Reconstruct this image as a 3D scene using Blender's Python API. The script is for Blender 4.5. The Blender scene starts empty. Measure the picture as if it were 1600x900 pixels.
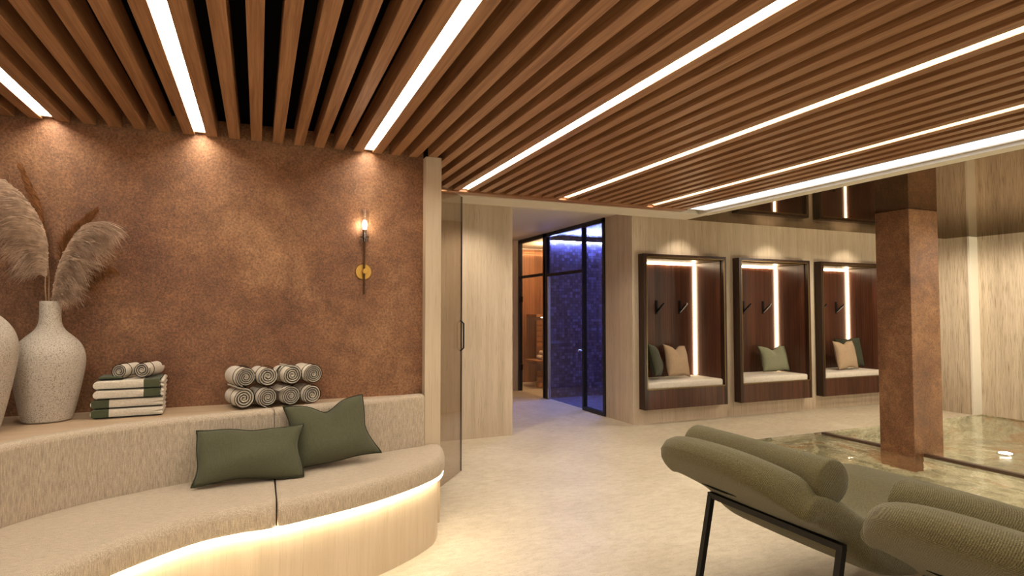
import bpy, bmesh, math, random
from mathutils import Vector, Matrix
random.seed(7)
PI = math.pi
sc = bpy.context.scene
COL = sc.collection

# ------------------------------------------------------------------ helpers
def link(o):
    COL.objects.link(o)
    return o

def tag(o, label=None, cat=None, group=None, kind=None):
    if label: o['label'] = label
    if cat: o['category'] = cat
    if group: o['group'] = group
    if kind: o['kind'] = kind
    return o

def thing(name, label, cat, loc=(0, 0, 0), rz=0.0, group=None, rot=None):
    o = bpy.data.objects.new(name, None)
    link(o)
    o.empty_display_size = 0.1
    o.location = loc
    o.rotation_euler = rot if rot else (0, 0, rz)
    return tag(o, label, cat, group)

def obj(name, bm, mat, parent=None, smooth=False, world=False, angle=None):
    """link the bmesh as one mesh object; world=True: coordinates are world ones although the parent sits elsewhere"""
    bmesh.ops.recalc_face_normals(bm, faces=bm.faces)
    if world and parent is not None:
        bmesh.ops.translate(bm, verts=bm.verts, vec=-Vector(parent.location))
    me = bpy.data.meshes.new(name)
    bm.to_mesh(me)
    bm.free()
    if smooth:
        for p in me.polygons: p.use_smooth = True
        if angle is not None:
            try: me.set_sharp_from_angle(angle=math.radians(angle))
            except Exception: pass
    if mat: me.materials.append(mat)
    o = bpy.data.objects.new(name, me)
    link(o)
    if parent is not None: o.parent = parent
    return o

def struct(name, bm, mat, label, cat, smooth=False):
    o = obj(name, bm, mat, None, smooth)
    return tag(o, label, cat, None, 'structure')

def dup(root, loc=None, rot=None, label=None):
    r = root.copy(); link(r)
    if loc is not None: r.location = loc
    if rot is not None: r.rotation_euler = rot
    if label: r['label'] = label
    for ch in list(root.children):
        c = ch.copy(); link(c); c.parent = r
        for g in list(ch.children):
            d = g.copy(); link(d); d.parent = c
    return r

def B(): return bmesh.new()

def box(bm, x0, x1, y0, y1, z0, z1, bev=0.0, seg=2):
    vs = [bm.verts.new(p) for p in ((x0,y0,z0),(x1,y0,z0),(x1,y1,z0),(x0,y1,z0),(x0,y0,z1),(x1,y0,z1),(x1,y1,z1),(x0,y1,z1))]
    fs = [bm.faces.new([vs[i] for i in f]) for f in ((0,3,2,1),(4,5,6,7),(0,1,5,4),(1,2,6,5),(2,3,7,6),(3,0,4,7))]
    if bev > 0:
        es = list({e for f in fs for e in f.edges})
        bmesh.ops.bevel(bm, geom=es, offset=bev, segments=seg, profile=0.5, affect='EDGES')
    return bm

def quad(bm, a, b, c, d):
    bm.faces.new([bm.verts.new(p) for p in (a, b, c, d)])

def loft(bm, rings, closed=True, cap=True, loop=False):
    vr = [[bm.verts.new(p) for p in r] for r in rings]
    n = len(vr[0])
    last = len(vr) if loop else len(vr) - 1
    for i in range(last):
        a, b = vr[i], vr[(i + 1) % len(vr)]
        for j in range(n if closed else n - 1):
            k = (j + 1) % n
            bm.faces.new((a[j], a[k], b[k], b[j]))
    if cap and closed and not loop:
        bm.faces.new(list(reversed(vr[0])))
        bm.faces.new(vr[-1])
    return vr

def tube(bm, pts, r, seg=10, loop=False, cap=True):
    pts = [Vector(p) for p in pts]
    rings = []
    n = len(pts)
    up = None
    for i, p in enumerate(pts):
        if loop: t = pts[(i + 1) % n] - pts[i - 1]
        else: t = pts[min(i + 1, n - 1)] - pts[max(i - 1, 0)]
        t.normalize()
        if up is None:
            up = Vector((0, 0, 1)) if abs(t.z) < 0.9 else Vector((1, 0, 0))
        a = t.cross(up).normalized()
        b = a.cross(t).normalized()
        up = b
        rr = r[i] if isinstance(r, (list, tuple)) else r
        rings.append([p + (a * math.cos(2*PI*k/seg) + b * math.sin(2*PI*k/seg)) * rr for k in range(seg)])
    loft(bm, rings, True, cap, loop)
    return bm

def lathe(bm, prof, c=(0, 0, 0), seg=48, cap=True):
    rings = [[(c[0] + r*math.cos(2*PI*k/seg), c[1] + r*math.sin(2*PI*k/seg), c[2] + z) for k in range(seg)] for r, z in prof]
    loft(bm, rings, True, cap)
    return bm

def cyl(bm, a, b, r, seg=20):
    return tube(bm, [a, b], r, seg)

def beam(bm, a, b, w, d):
    """square bar of width w (horizontal) and depth d from a to b"""
    a, b = Vector(a), Vector(b)
    t = (b - a).normalized()
    s = t.cross(Vector((0, 0, 1)))
    if s.length < 1e-3: s = Vector((0, 1, 0))
    s.normalize()
    u = s.cross(t).normalized()
    rings = [[p + s*(sx*w/2) + u*(sy*d/2) for sx, sy in ((-1,-1),(1,-1),(1,1),(-1,1))] for p in (a, b)]
    loft(bm, rings)
    return bm

def catmull(P, n=8):
    P = [Vector(p) for p in P]
    out = []
    for i in range(len(P) - 1):
        p0 = P[i-1] if i > 0 else P[i]*2 - P[i+1]
        p1, p2 = P[i], P[i+1]
        p3 = P[i+2] if i + 2 < len(P) else P[i+1]*2 - P[i]
        for k in range(n):
            t = k / n
            out.append(0.5*((2*p1) + (p2-p0)*t + (2*p0-5*p1+4*p2-p3)*t*t + (3*p1-p0-3*p2+p3)*t*t*t))
    out.append(P[-1])
    return out

def smoothstep(a, b, x):
    t = max(0.0, min(1.0, (x - a) / (b - a)))
    return t*t*(3 - 2*t)

# ------------------------------------------------------------------ materials
class NT:
    def __init__(self, name):
        self.m = bpy.data.materials.new(name)
        self.m.use_nodes = True
        self.t = self.m.node_tree
        for n in list(self.t.nodes): self.t.nodes.remove(n)
        self.out = self.n('ShaderNodeOutputMaterial')
    def n(self, typ, **kw):
        nd = self.t.nodes.new(typ)
        for k, v in kw.items():
            if hasattr(nd, k) and k not in nd.inputs: setattr(nd, k, v)
            else: nd.inputs[k].default_value = v
        return nd
    def l(self, a, b): self.t.links.new(a, b)
    def coord(self, scale=(1, 1, 1), rot=(0, 0, 0)):
        tc = self.n('ShaderNodeTexCoord')
        mp = self.n('ShaderNodeMapping')
        mp.inputs['Scale'].default_value = scale
        mp.inputs['Rotation'].default_value = rot
        self.l(tc.outputs['Object'], mp.inputs['Vector'])
        return mp.outputs['Vector']
    def noise(self, vec, scale=1.0, detail=4.0, rough=0.55, dist=0.0):
        nd = self.n('ShaderNodeTexNoise')
        nd.inputs['Scale'].default_value = scale
        nd.inputs['Detail'].default_value = detail
        nd.inputs['Roughness'].default_value = rough
        nd.inputs['Distortion'].default_value = dist
        self.l(vec, nd.inputs['Vector'])
        return nd.outputs['Fac']
    def ramp(self, fac, stops):
        r = self.n('ShaderNodeValToRGB')
        e = r.color_ramp.elements
        while len(e) < len(stops): e.new(0.5)
        for i, (p, c) in enumerate(stops):
            e[i].position = p
            e[i].color = (c[0], c[1], c[2], 1) if not isinstance(c, (int, float)) else (c, c, c, 1)
        self.l(fac, r.inputs['Fac'])
        return r.outputs['Color']
    def mix(self, fac, a, b, mode='MIX'):
        nd = self.n('ShaderNodeMix', data_type='RGBA', blend_type=mode)
        for s, v in ((0, fac), (6, a), (7, b)):
            if isinstance(v, (int, float)): nd.inputs[s].default_value = v
            elif isinstance(v, tuple): nd.inputs[s].default_value = (v[0], v[1], v[2], 1)
            else: self.l(v, nd.inputs[s])
        return nd.outputs[2]
    def math(self, op, a, b=0.0):
        nd = self.n('ShaderNodeMath', operation=op)
        for i, v in enumerate((a, b)):
            if isinstance(v, (int, float)): nd.inputs[i].default_value = v
            else: self.l(v, nd.inputs[i])
        return nd.outputs[0]
    def bump(self, h, strength=0.3, dist=0.01):
        nd = self.n('ShaderNodeBump')
        nd.inputs['Strength'].default_value = strength
        nd.inputs['Distance'].default_value = dist
        self.l(h, nd.inputs['Height'])
        return nd.outputs['Normal']
    def schlick(self, ior, nm=None):
        # two-sided Fresnel of a thin sheet
        lw = self.n('ShaderNodeLayerWeight'); lw.inputs['Blend'].default_value = 0.5
        if nm is not None: self.l(nm, lw.inputs['Normal'])
        f0 = ((ior - 1)/(ior + 1))**2
        return self.math('ADD', self.math('MULTIPLY', self.math('POWER', lw.outputs['Facing'], 5.0), 1 - f0), f0)
    def bsdf(self, color, rough=0.5, metal=0.0, normal=None, spec=0.5, sheen=0.0):
        p = self.n('ShaderNodeBsdfPrincipled')
        if isinstance(color, tuple): p.inputs['Base Color'].default_value = (*color, 1)
        else: self.l(color, p.inputs['Base Color'])
        if isinstance(rough, (int, float)): p.inputs['Roughness'].default_value = rough
        else: self.l(rough, p.inputs['Roughness'])
        p.inputs['Metallic'].default_value = metal
        p.inputs['Specular IOR Level'].default_value = spec
        if sheen: p.inputs['Sheen Weight'].default_value = sheen
        if normal is not None: self.l(normal, p.inputs['Normal'])
        self.l(p.outputs[0], self.out.inputs['Surface'])
        return self.m

def m_plain(name, c, rough=0.5, metal=0.0, spec=0.5):
    return NT(name).bsdf(c, rough, metal, spec=spec)

def m_emit(name, c, s):
    t = NT(name)
    e = t.n('ShaderNodeEmission')
    e.inputs['Color'].default_value = (*c, 1)
    e.inputs['Strength'].default_value = s
    t.l(e.outputs[0], t.out.inputs['Surface'])
    return t.m

def m_copper():
    t = NT('oxidised_copper_plaster')
    v = t.coord()
    big = t.noise(v, 1.7, 5, 0.62, 0.4)
    mid = t.noise(v, 9, 6, 0.7)
    fine = t.noise(v, 85, 3, 0.6)
    grain = t.noise(v, 260, 2, 0.5)
    c1 = t.ramp(big, [(0.32, (0.155, 0.062, 0.027)), (0.5, (0.24, 0.110, 0.050)), (0.68, (0.36, 0.185, 0.090))])
    c2 = t.ramp(mid, [(0.35, (0.62, 0.58, 0.55)), (0.6, (1.0, 1.0, 1.0)), (0.75, (1.2, 1.16, 1.1))])
    c = t.mix(0.8, c1, c2, 'MULTIPLY')
    sp = t.ramp(fine, [(0.35, (0.55, 0.5, 0.48)), (0.5, (0.95, 0.95, 0.95)), (0.68, (1.5, 1.4, 1.25))])
    c = t.mix(0.75, c, sp, 'MULTIPLY')
    gr = t.ramp(grain, [(0.6, (0, 0, 0)), (0.72, (1, 1, 1))])
    g2 = t.math('MULTIPLY', gr, 0.35)
    c = t.mix(g2, c, (0.62, 0.40, 0.20))
    h = t.math('ADD', t.math('MULTIPLY', fine, 0.6), t.math('MULTIPLY', grain, 0.5))
    rr = t.ramp(mid, [(0.3, 0.42), (0.7, 0.62)])
    return t.bsdf(c, rr, 0.25, t.bump(h, 0.45, 0.006))

def m_travertine(name, light, dark, axis='z', contrast=1.0, rough=0.55):
    t = NT(name)
    sc_ = {'z': (14, 14, 0.55), 'h': (0.6, 14, 9)}[axis]
    v = t.coord(sc_)
    n1 = t.noise(v, 1.0, 6, 0.65, 0.5)
    v2 = t.coord((170, 170, 4.5) if axis == 'z' else (3, 90, 60))
    n2 = t.noise(v2, 1.0, 3, 0.6)
    v3 = t.coord()
    n3 = t.noise(v3, 1.6, 3, 0.5)
    c = t.ramp(n1, [(0.3, dark), (0.62, light)])
    e = 0.05 if contrast > 1 else 0.0
    pits = t.ramp(n2, [(0.30 + e, (0.55, 0.5, 0.44)), (0.42 + e, (1, 1, 1)), (0.7, (1.06, 1.06, 1.05))])
    c = t.mix(0.75*contrast, c, pits, 'MULTIPLY')
    cl = t.ramp(n3, [(0.3, (0.88, 0.86, 0.83)), (0.7, (1.05, 1.05, 1.05))])
    c = t.mix(0.7, c, cl, 'MULTIPLY')
    return t.bsdf(c, rough, 0, t.bump(n2, 0.25, 0.004), spec=0.35)

def m_floor():
    t = NT('travertine_floor_tile')
    v = t.coord()
    n1 = t.noise(v, 1.5, 7, 0.65, 0.8)
    n2 = t.noise(t.coord((3, 7, 3)), 4, 6, 0.7, 0.6)
    n3 = t.noise(v, 95, 2, 0.5)
    c = t.ramp(n1, [(0.3, (0.53, 0.455, 0.33)), (0.7, (0.67, 0.595, 0.455))])
    c = t.mix(0.5, c, t.ramp(n2, [(0.33, (0.72, 0.68, 0.62)), (0.55, (1, 1, 1)), (0.75, (1.1, 1.1, 1.08))]), 'MULTIPLY')
    c = t.mix(0.6, c, t.ramp(n3, [(0.3, (0.7, 0.66, 0.6)), (0.45, (1, 1, 1))]), 'MULTIPLY')
    br = t.n('ShaderNodeTexBrick')
    br.offset = 0.5
    br.inputs['Scale'].default_value = 1.0
    br.inputs['Brick Width'].default_value = 1.2
    br.inputs['Row Height'].default_value = 1.2
    br.inputs['Mortar Size'].default_value = 0.0022
    br.inputs['Mortar Smooth'].default_value = 0.2
    t.l(v, br.inputs['Vector'])
    c = t.mix(t.math('MULTIPLY', br.outputs['Fac'], 0.3), c, (0.72, 0.63, 0.5))
    rr = t.ramp(n2, [(0.3, 0.5), (0.7, 0.36)])
    return t.bsdf(c, rr, 0, t.bump(n3, 0.15, 0.003), spec=0.4)

def m_wood(name, c0, c1, axis='y', rough=0.45, s=1.0):
    t = NT(name)
    a, b = 45*s, 1.3*s
    scl = {'x': (b, a, a), 'y': (a, b, a), 'z': (a, a, b)}[axis]
    info = t.n('ShaderNodeObjectInfo')
    tc = t.n('ShaderNodeTexCoord')
    mp = t.n('ShaderNodeMapping')
    mp.inputs['Scale'].default_value = scl
    t.l(tc.outputs['Object'], mp.inputs['Vector'])
    off = t.n('ShaderNodeVectorMath', operation='ADD')
    t.l(mp.outputs[0], off.inputs[0])
    cmb = t.n('ShaderNodeCombineXYZ')
    r9 = t.math('MULTIPLY', info.outputs['Random'], 97.0)
    for i in range(3): t.l(r9, cmb.inputs[i])
    t.l(cmb.outputs[0], off.inputs[1])
    n1 = t.noise(off.outputs[0], 1.0, 5, 0.6, 1.2)
    n2 = t.noise(off.outputs[0], 3.2, 3, 0.6, 0.2)
    c = t.ramp(n1, [(0.32, c0), (0.66, c1)])
    c = t.mix(0.6, c, t.ramp(n2, [(0.35, (0.66, 0.6, 0.55)), (0.55, (1, 1, 1))]), 'MULTIPLY')
    return t.bsdf(c, rough, 0, t.bump(n2, 0.12, 0.002), spec=0.35)

def m_panel_wood(name, c0, c1, width=0.07, rough=0.35):
    """vertical boards of varied tone"""
    t = NT(name)
    v = t.coord()
    sx = t.n('ShaderNodeSeparateXYZ'); t.l(v, sx.inputs[0])
    s = t.math('ADD', sx.outputs[0], sx.outputs[1])
    idx = t.math('FLOOR', t.math('DIVIDE', s, width))
    wn = t.n('ShaderNodeTexWhiteNoise', noise_dimensions='1D')
    t.l(idx, wn.inputs['W'])
    fr = t.math('FRACT', t.math('DIVIDE', s, width))
    gap = t.math('LESS_THAN', fr, 0.06)
    n1 = t.noise(t.coord((60, 60, 1.6)), 1.0, 5, 0.65, 0.8)
    c = t.ramp(n1, [(0.3, c0), (0.7, c1)])
    c = t.mix(0.85, c, t.ramp(wn.outputs['Value'], [(0, (0.6, 0.55, 0.52)), (1, (1.2, 1.15, 1.1))]), 'MULTIPLY')
    c = t.mix(t.math('MULTIPLY', gap, 0.75), c, (0.006, 0.003, 0.002))
    return t.bsdf(c, rough, 0, t.bump(n1, 0.1, 0.002), spec=0.45)

def m_fabric(name, c, rough=0.9, scale=1.0, var=0.25, bump=0.35):
    t = NT(name)
    a = t.noise(t.coord((420*scale, 420*scale, 26*scale)), 1.0, 2, 0.6)
    b = t.noise(t.coord((40*scale, 460*scale, 460*scale)), 1.0, 2, 0.6)
    w = t.math('ADD', t.math('MULTIPLY', a, 0.62), t.math('MULTIPLY', b, 0.38))
    lo = tuple(x*(1 - var*1.6) for x in c); hi = tuple(min(1, x*(1 + var)) for x in c)
    col = t.ramp(w, [(0.36, lo), (0.62, hi)])
    return t.bsdf(col, rough, 0, t.bump(w, bump, 0.003), spec=0.2, sheen=0.1)

def m_knit():
    t = NT('olive_ribbed_knit')
    v = t.coord()
    d = t.noise(v, 14, 3, 0.6)
    sx = t.n('ShaderNodeSeparateXYZ'); t.l(v, sx.inputs[0])
    # fine diagonal ribs, bent by a slow zigzag
    run = t.math('ADD', sx.outputs[0], t.math('MULTIPLY', sx.outputs[2], -1.0))
    zig = t.math('PINGPONG', run, 0.06)
    ph = t.math('ADD', sx.outputs[1], t.math('MULTIPLY', run, -0.75))
    ph = t.math('ADD', ph, t.math('MULTIPLY', zig, 0.25))
    ph = t.math('ADD', ph, t.math('MULTIPLY', d, 0.004))
    rib = t.math('SINE', t.math('MULTIPLY', ph, 2*PI/0.0066))
    rib = t.math('ADD', t.math('MULTIPLY', rib, 0.5), 0.5)
    f = t.noise(v, 330, 2, 0.6)
    h = t.math('ADD', t.math('MULTIPLY', rib, 0.22), t.math('MULTIPLY', f, 0.92))
    c = t.ramp(h, [(0.32, (0.038, 0.032, 0.013)), (0.60, (0.108, 0.091, 0.040)), (0.86, (0.215, 0.182, 0.080))])
    return t.bsdf(c, 0.92, 0, t.bump(h, 0.5, 0.004), spec=0.15, sheen=0.15)

def m_speckle():
    t = NT('speckled_stoneware')
    v = t.coord()
    a = t.noise(v, 190, 3, 0.7)
    b = t.noise(v, 9, 3, 0.5)
    c = t.ramp(a, [(0.34, (0.20, 0.155, 0.115)), (0.47, (0.50, 0.435, 0.36)), (0.7, (0.60, 0.54, 0.46))])
    c = t.mix(0.5, c, t.ramp(b, [(0.3, (0.85, 0.83, 0.8)), (0.7, (1, 1, 1))]), 'MULTIPLY')
    return t.bsdf(c, 0.85, 0, t.bump(a, 0.55, 0.006), spec=0.2)

def m_terry(name, c):
    t = NT(name)
    v = t.coord()
    a = t.noise(v, 260, 2, 0.6)
    col = t.ramp(a, [(0.3, tuple(x*0.78 for x in c)), (0.65, c)])
    return t.bsdf(col, 0.95, 0, t.bump(a, 0.5, 0.004), spec=0.1, sheen=0.2)

def m_glass(name, tint=(1, 1, 1), ior=1.45, rough=0.0, gloss=1.0):
    t = NT(name)
    tr = t.n('ShaderNodeBsdfTransparent'); tr.inputs[0].default_value = (*tint, 1)
    gl = t.n('ShaderNodeBsdfGlossy'); gl.inputs['Roughness'].default_value = rough
    gl.inputs['Color'].default_value = (gloss, gloss, gloss, 1)
    mx = t.n('ShaderNodeMixShader')
    t.l(t.schlick(ior), mx.inputs[0]); t.l(tr.outputs[0], mx.inputs[1]); t.l(gl.outputs[0], mx.inputs[2])
    t.l(mx.outputs[0], t.out.inputs['Surface'])
    return t.m

def m_water(name, refract=False, ripple=0.05, scale=3.0, tint=(0.93, 0.98, 0.95)):
    t = NT(name)
    v = t.coord()
    n = t.noise(v, scale, 3, 0.5, 0.6)
    nm = t.bump(n, ripple, 0.08)
    if refract:
        tr = t.n('ShaderNodeBsdfRefraction'); tr.inputs['IOR'].default_value = 1.33
        tr.inputs['Roughness'].default_value = 0.0
        t.l(nm, tr.inputs['Normal'])
    else:
        tr = t.n('ShaderNodeBsdfTransparent')
    tr.inputs['Color'].default_value = (*tint, 1)
    gl = t.n('ShaderNodeBsdfGlossy'); gl.inputs['Roughness'].default_value = 0.015
    t.l(nm, gl.inputs['Normal'])
    mx = t.n('ShaderNodeMixShader')
    t.l(t.schlick(1.33, nm), mx.inputs[0]); t.l(tr.outputs[0], mx.inputs[1]); t.l(gl.outputs[0], mx.inputs[2])
    t.l(mx.outputs[0], t.out.inputs['Surface'])
    return t.m

def m_mosaic(name, lo, hi, size=0.05, rough=0.18, grout=(0.004, 0.004, 0.008)):
    t = NT(name)
    v = t.coord()
    cells = t.n('ShaderNodeVectorMath', operation='DIVIDE')
    t.l(v, cells.inputs[0]); cells.inputs[1].default_value = (size, size, size)
    ad = t.n('ShaderNodeVectorMath', operation='ADD'); t.l(cells.outputs[0], ad.inputs[0]); ad.inputs[1].default_value = (0.513, 0.513, 0.513)
    fl = t.n('ShaderNodeVectorMath', operation='FLOOR'); t.l(ad.outputs[0], fl.inputs[0])
    wn = t.n('ShaderNodeTexWhiteNoise', noise_dimensions='3D'); t.l(fl.outputs[0], wn.inputs['Vector'])
    fr = t.n('ShaderNodeVectorMath', operation='FRACTION'); t.l(ad.outputs[0], fr.inputs[0])
    s = t.n('ShaderNodeSeparateXYZ'); t.l(fr.outputs[0], s.inputs[0])
    g = None
    for i in (0, 2):
        a = t.math('LESS_THAN', s.outputs[i], 0.09)
        g = a if g is None else t.math('MAXIMUM', g, a)
    c = t.ramp(wn.outputs['Value'], [(0.0, lo), (0.75, tuple((x+y)/2 for x, y in zip(lo, hi))), (1.0, hi)])
    c = t.mix(g, c, grout)
    return t.bsdf(c, rough, 0, t.bump(t.math('ADD', wn.outputs['Value'], t.math('MULTIPLY', g, -1.0)), 0.35, 0.004))

def m_star_mosaic():
    t = NT('sparkling_mosaic')
    v = t.coord()
    vo = t.n('ShaderNodeTexVoronoi'); vo.inputs['Scale'].default_value = 42
    t.l(v, vo.inputs['Vector'])
    s = t.n('ShaderNodeSeparateColor'); t.l(vo.outputs['Color'], s.inputs[0])
    c = t.ramp(s.outputs[0], [(0.0, (0.03, 0.035, 0.045)), (0.55, (0.12, 0.13, 0.14)), (0.75, (0.55, 0.58, 0.6)), (1.0, (0.95, 0.97, 1.0))])  # random mosaic tones; the palest cells paint in the tiles' sparkle
    return t.bsdf(c, 0.25, 0.3, t.bump(s.outputs[1], 0.5, 0.01))

def m_marble():
    t = NT('green_onyx_marble_tile')
    v = t.coord()
    br = t.n('ShaderNodeTexBrick'); br.offset = 0.5
    br.inputs['Scale'].default_value = 1.0
    br.inputs['Brick Width'].default_value = 0.62
    br.inputs['Row Height'].default_value = 0.62
    br.inputs['Mortar Size'].default_value = 0.003
    br.inputs['Color1'].default_value = (0.1, 0.1, 0.1, 1); br.inputs['Color2'].default_value = (0.9, 0.9, 0.9, 1)
    sx = t.n('ShaderNodeSeparateXYZ'); t.l(v, sx.inputs[0])
    cb = t.n('ShaderNodeCombineXYZ')
    t.l(t.math('ADD', sx.outputs[0], t.math('MULTIPLY', sx.outputs[2], 0.7)), cb.inputs[0]); t.l(t.math('ADD', sx.outputs[1], sx.outputs[2]), cb.inputs[1])
    t.l(cb.outputs[0], br.inputs['Vector'])
    # every tile cut from another place of the slab
    off = t.n('ShaderNodeVectorMath', operation='MULTIPLY_ADD')
    t.l(br.outputs['Color'], off.inputs[0]); off.inputs[1].default_value = (3.1, 2.3, 1.7); t.l(v, off.inputs[2])
    mp = t.n('ShaderNodeMapping'); mp.inputs['Scale'].default_value = (1.0, 1.6, 2.6); t.l(off.outputs[0], mp.inputs[0])
    n1 = t.noise(mp.outputs[0], 1.6, 6, 0.62, 1.4)
    n2 = t.noise(mp.outputs[0], 3.4, 7, 0.68, 2.2)
    n3 = t.noise(mp.outputs[0], 0.9, 4, 0.6, 1.0)
    c = t.ramp(n1, [(0.3, (0.23, 0.24, 0.17)), (0.42, (0.50, 0.455, 0.33)), (0.54, (0.70, 0.62, 0.45)), (0.7, (0.84, 0.78, 0.62))])
    o = t.ramp(n3, [(0.55, (0, 0, 0)), (0.62, (1, 1, 1))])
    c = t.mix(t.math('MULTIPLY', o, 0.7), c, (0.58, 0.30, 0.15))
    ve = t.ramp(n2, [(0.45, (1, 1, 1)), (0.495, (0.62, 0.55, 0.44)), (0.54, (1, 1, 1))])
    c = t.mix(0.8, c, ve, 'MULTIPLY')
    c = t.mix(0.8, c, t.ramp(br.outputs['Color'], [(0.1, (0.70, 0.72, 0.68)), (0.5, (0.95, 0.93, 0.9)), (0.9, (1.1, 1.06, 1.0))]), 'MULTIPLY')
    c = t.mix(t.math('MULTIPLY', br.outputs['Fac'], 0.4), c, (0.75, 0.7, 0.58))
    return t.bsdf(c, 0.2, 0, spec=0.45)

def m_mirror():
    t = NT('bronze_stretch_gloss')
    g = t.n('ShaderNodeBsdfGlossy'); g.inputs['Roughness'].default_value = 0.02
    g.inputs['Color'].default_value = (0.33, 0.27, 0.205, 1)
    d = t.n('ShaderNodeBsdfDiffuse'); d.inputs['Color'].default_value = (0.10, 0.075, 0.05, 1)
    a = t.n('ShaderNodeMixShader'); a.inputs[0].default_value = 0.85
    t.l(d.outputs[0], a.inputs[1]); t.l(g.outputs[0], a.inputs[2])
    t.l(a.outputs[0], t.out.inputs['Surface'])
    return t.m

M = {}
M['copper'] = m_copper()
M['trav'] = m_travertine('travertine_panel', (0.59, 0.485, 0.365), (0.47, 0.375, 0.265))
M['trav_rough'] = m_travertine('rough_travertine', (0.62, 0.515, 0.385), (0.45, 0.36, 0.255), contrast=1.3, rough=0.6)
M['stone'] = m_travertine('bench_travertine', (0.58, 0.47, 0.335), (0.52, 0.415, 0.285), contrast=0.45)
M['ledge'] = m_travertine('ledge_travertine', (0.50, 0.37, 0.245), (0.40, 0.285, 0.18), axis='h', contrast=0.5)
M['floor'] = m_floor()
M['slat'] = m_wood('oak_slat', (0.23, 0.102, 0.043), (0.40, 0.205, 0.098), 'y')
M['trimwood'] = m_wood('oak_trim', (0.22, 0.088, 0.032), (0.36, 0.165, 0.068), 'x')
M['black'] = m_plain('matt_black_void', (0.004, 0.003, 0.003), 0.95, spec=0.05)
M['plaster'] = m_plain('warm_white_plaster', (0.62, 0.55, 0.44), 0.8, spec=0.2)
M['walnut'] = m_panel_wood('dark_walnut_boards', (0.042, 0.014, 0.008), (0.125, 0.046, 0.024), 0.085, 0.3)
M['walnut_frame'] = m_wood('dark_walnut_frame', (0.022, 0.010, 0.006), (0.05, 0.022, 0.012), 'z', 0.3)
M['bronze'] = m_plain('brushed_bronze', (0.20, 0.135, 0.06), 0.33, 0.9)
M['fabric'] = m_fabric('oatmeal_weave', (0.47, 0.385, 0.285))
M['niche_fabric'] = m_fabric('ivory_seat_weave', (0.68, 0.62, 0.53), var=0.12)
M['knit'] = m_knit()
M['pil_green'] = m_fabric('olive_linen', (0.082, 0.083, 0.046), var=0.12, bump=0.15)
M['pil_dark'] = m_fabric('dark_green_linen', (0.052, 0.054, 0.032), var=0.12, bump=0.15)
M['pil_sage'] = m_fabric('sage_linen', (0.22, 0.22, 0.135), var=0.12, bump=0.15)
M['pil_beige'] = m_fabric('tan_linen', (0.42, 0.30, 0.19), var=0.12, bump=0.15)
M['pipe_green'] = m_plain('dark_green_cord', (0.035, 0.036, 0.02), 0.9, spec=0.1)
M['pipe_beige'] = m_plain('tan_cord', (0.30, 0.21, 0.13), 0.9, spec=0.1)
M['towel'] = m_terry('cream_terry', (0.70, 0.62, 0.50))
M['towel_green'] = m_terry('green_band', (0.075, 0.085, 0.045))
M['cord_black'] = m_plain('black_piping', (0.012, 0.012, 0.010), 0.9, spec=0.1)
M['vase'] = m_speckle()
M['blackmetal'] = m_plain('black_powder_coat', (0.006, 0.005, 0.0045), 0.5, 0.0, 0.25)
M['darksteel'] = m_plain('dark_frame_steel', (0.010, 0.010, 0.014), 0.4, 0.2)
M['brass'] = m_plain('satin_brass', (0.62, 0.36, 0.08), 0.28, 1.0)
M['rod'] = m_plain('dark_bronze_rod', (0.10, 0.045, 0.018), 0.35, 0.8)
M['chrome'] = m_plain('chrome', (0.8, 0.8, 0.8), 0.12, 1.0)
M['lamp_glass'] = m_glass('thick_lamp_glass', (0.90, 0.90, 0.89), 1.9)
M['glass'] = m_glass('clear_glass', (0.97, 0.98, 0.98))
M['tint_glass'] = m_glass('bronze_tint_glass', (0.80, 0.75, 0.69), 1.5)
M['water_deep'] = m_water('rippled_water', True, 0.20, 2.6)
M['water_shallow'] = m_water('still_water', False, 0.16, 5.0)
M['mosaic'] = m_mosaic('navy_mosaic', (0.022, 0.018, 0.045), (0.13, 0.12, 0.26), 0.048, 0.42)
M['star'] = m_star_mosaic()
M['marble'] = m_marble()
M['mirror'] = m_mirror()
M['sauna'] = m_panel_wood('sauna_cedar', (0.20, 0.085, 0.032), (0.36, 0.17, 0.07), 0.11, 0.5)
M['sauna_board'] = m_wood('sauna_bench_cedar', (0.26, 0.12, 0.045), (0.40, 0.2, 0.085), 'x', 0.5)
M['strip'] = m_emit('strip_diffuser', (1.0, 0.90, 0.745), 15.0)
M['cove'] = m_emit('cove_diffuser', (0.84, 0.89, 1.0), 1.1)
M['bench_led'] = m_emit('bench_led', (1.0, 0.83, 0.58), 9.5)
M['niche_led'] = m_emit('niche_led', (1.0, 0.76, 0.48), 9.0)
M['bulb'] = m_emit('bulb_glow', (1.0, 0.86, 0.68), 46.0)
M['blue_led'] = m_emit('blue_led', (0.27, 0.33, 1.0), 100.0)
M['sauna_led'] = m_emit('sauna_led', (1.0, 0.72, 0.46), 6.0)
M['pool_lamp'] = m_emit('pool_lamp', (1.0, 0.93, 0.8), 14.0)
def m_hair(name, c):
    t = NT(name)
    n = t.noise(t.coord(), 38, 4, 0.6)
    return t.bsdf(t.ramp(n, [(0.3, tuple(x*0.62 for x in c)), (0.68, tuple(x*1.12 for x in c))]), 0.9, 0, spec=0.15)
M['plume'] = m_hair('pampas_hair', (0.52, 0.365, 0.26))
M['plume_dark'] = m_hair('russet_pampas_hair', (0.20, 0.080, 0.028))
M['stalk'] = m_plain('dry_stalk', (0.34, 0.20, 0.10), 0.8)
M['strap'] = m_plain('black_strap', (0.02, 0.02, 0.017), 0.8, spec=0.2)

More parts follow.
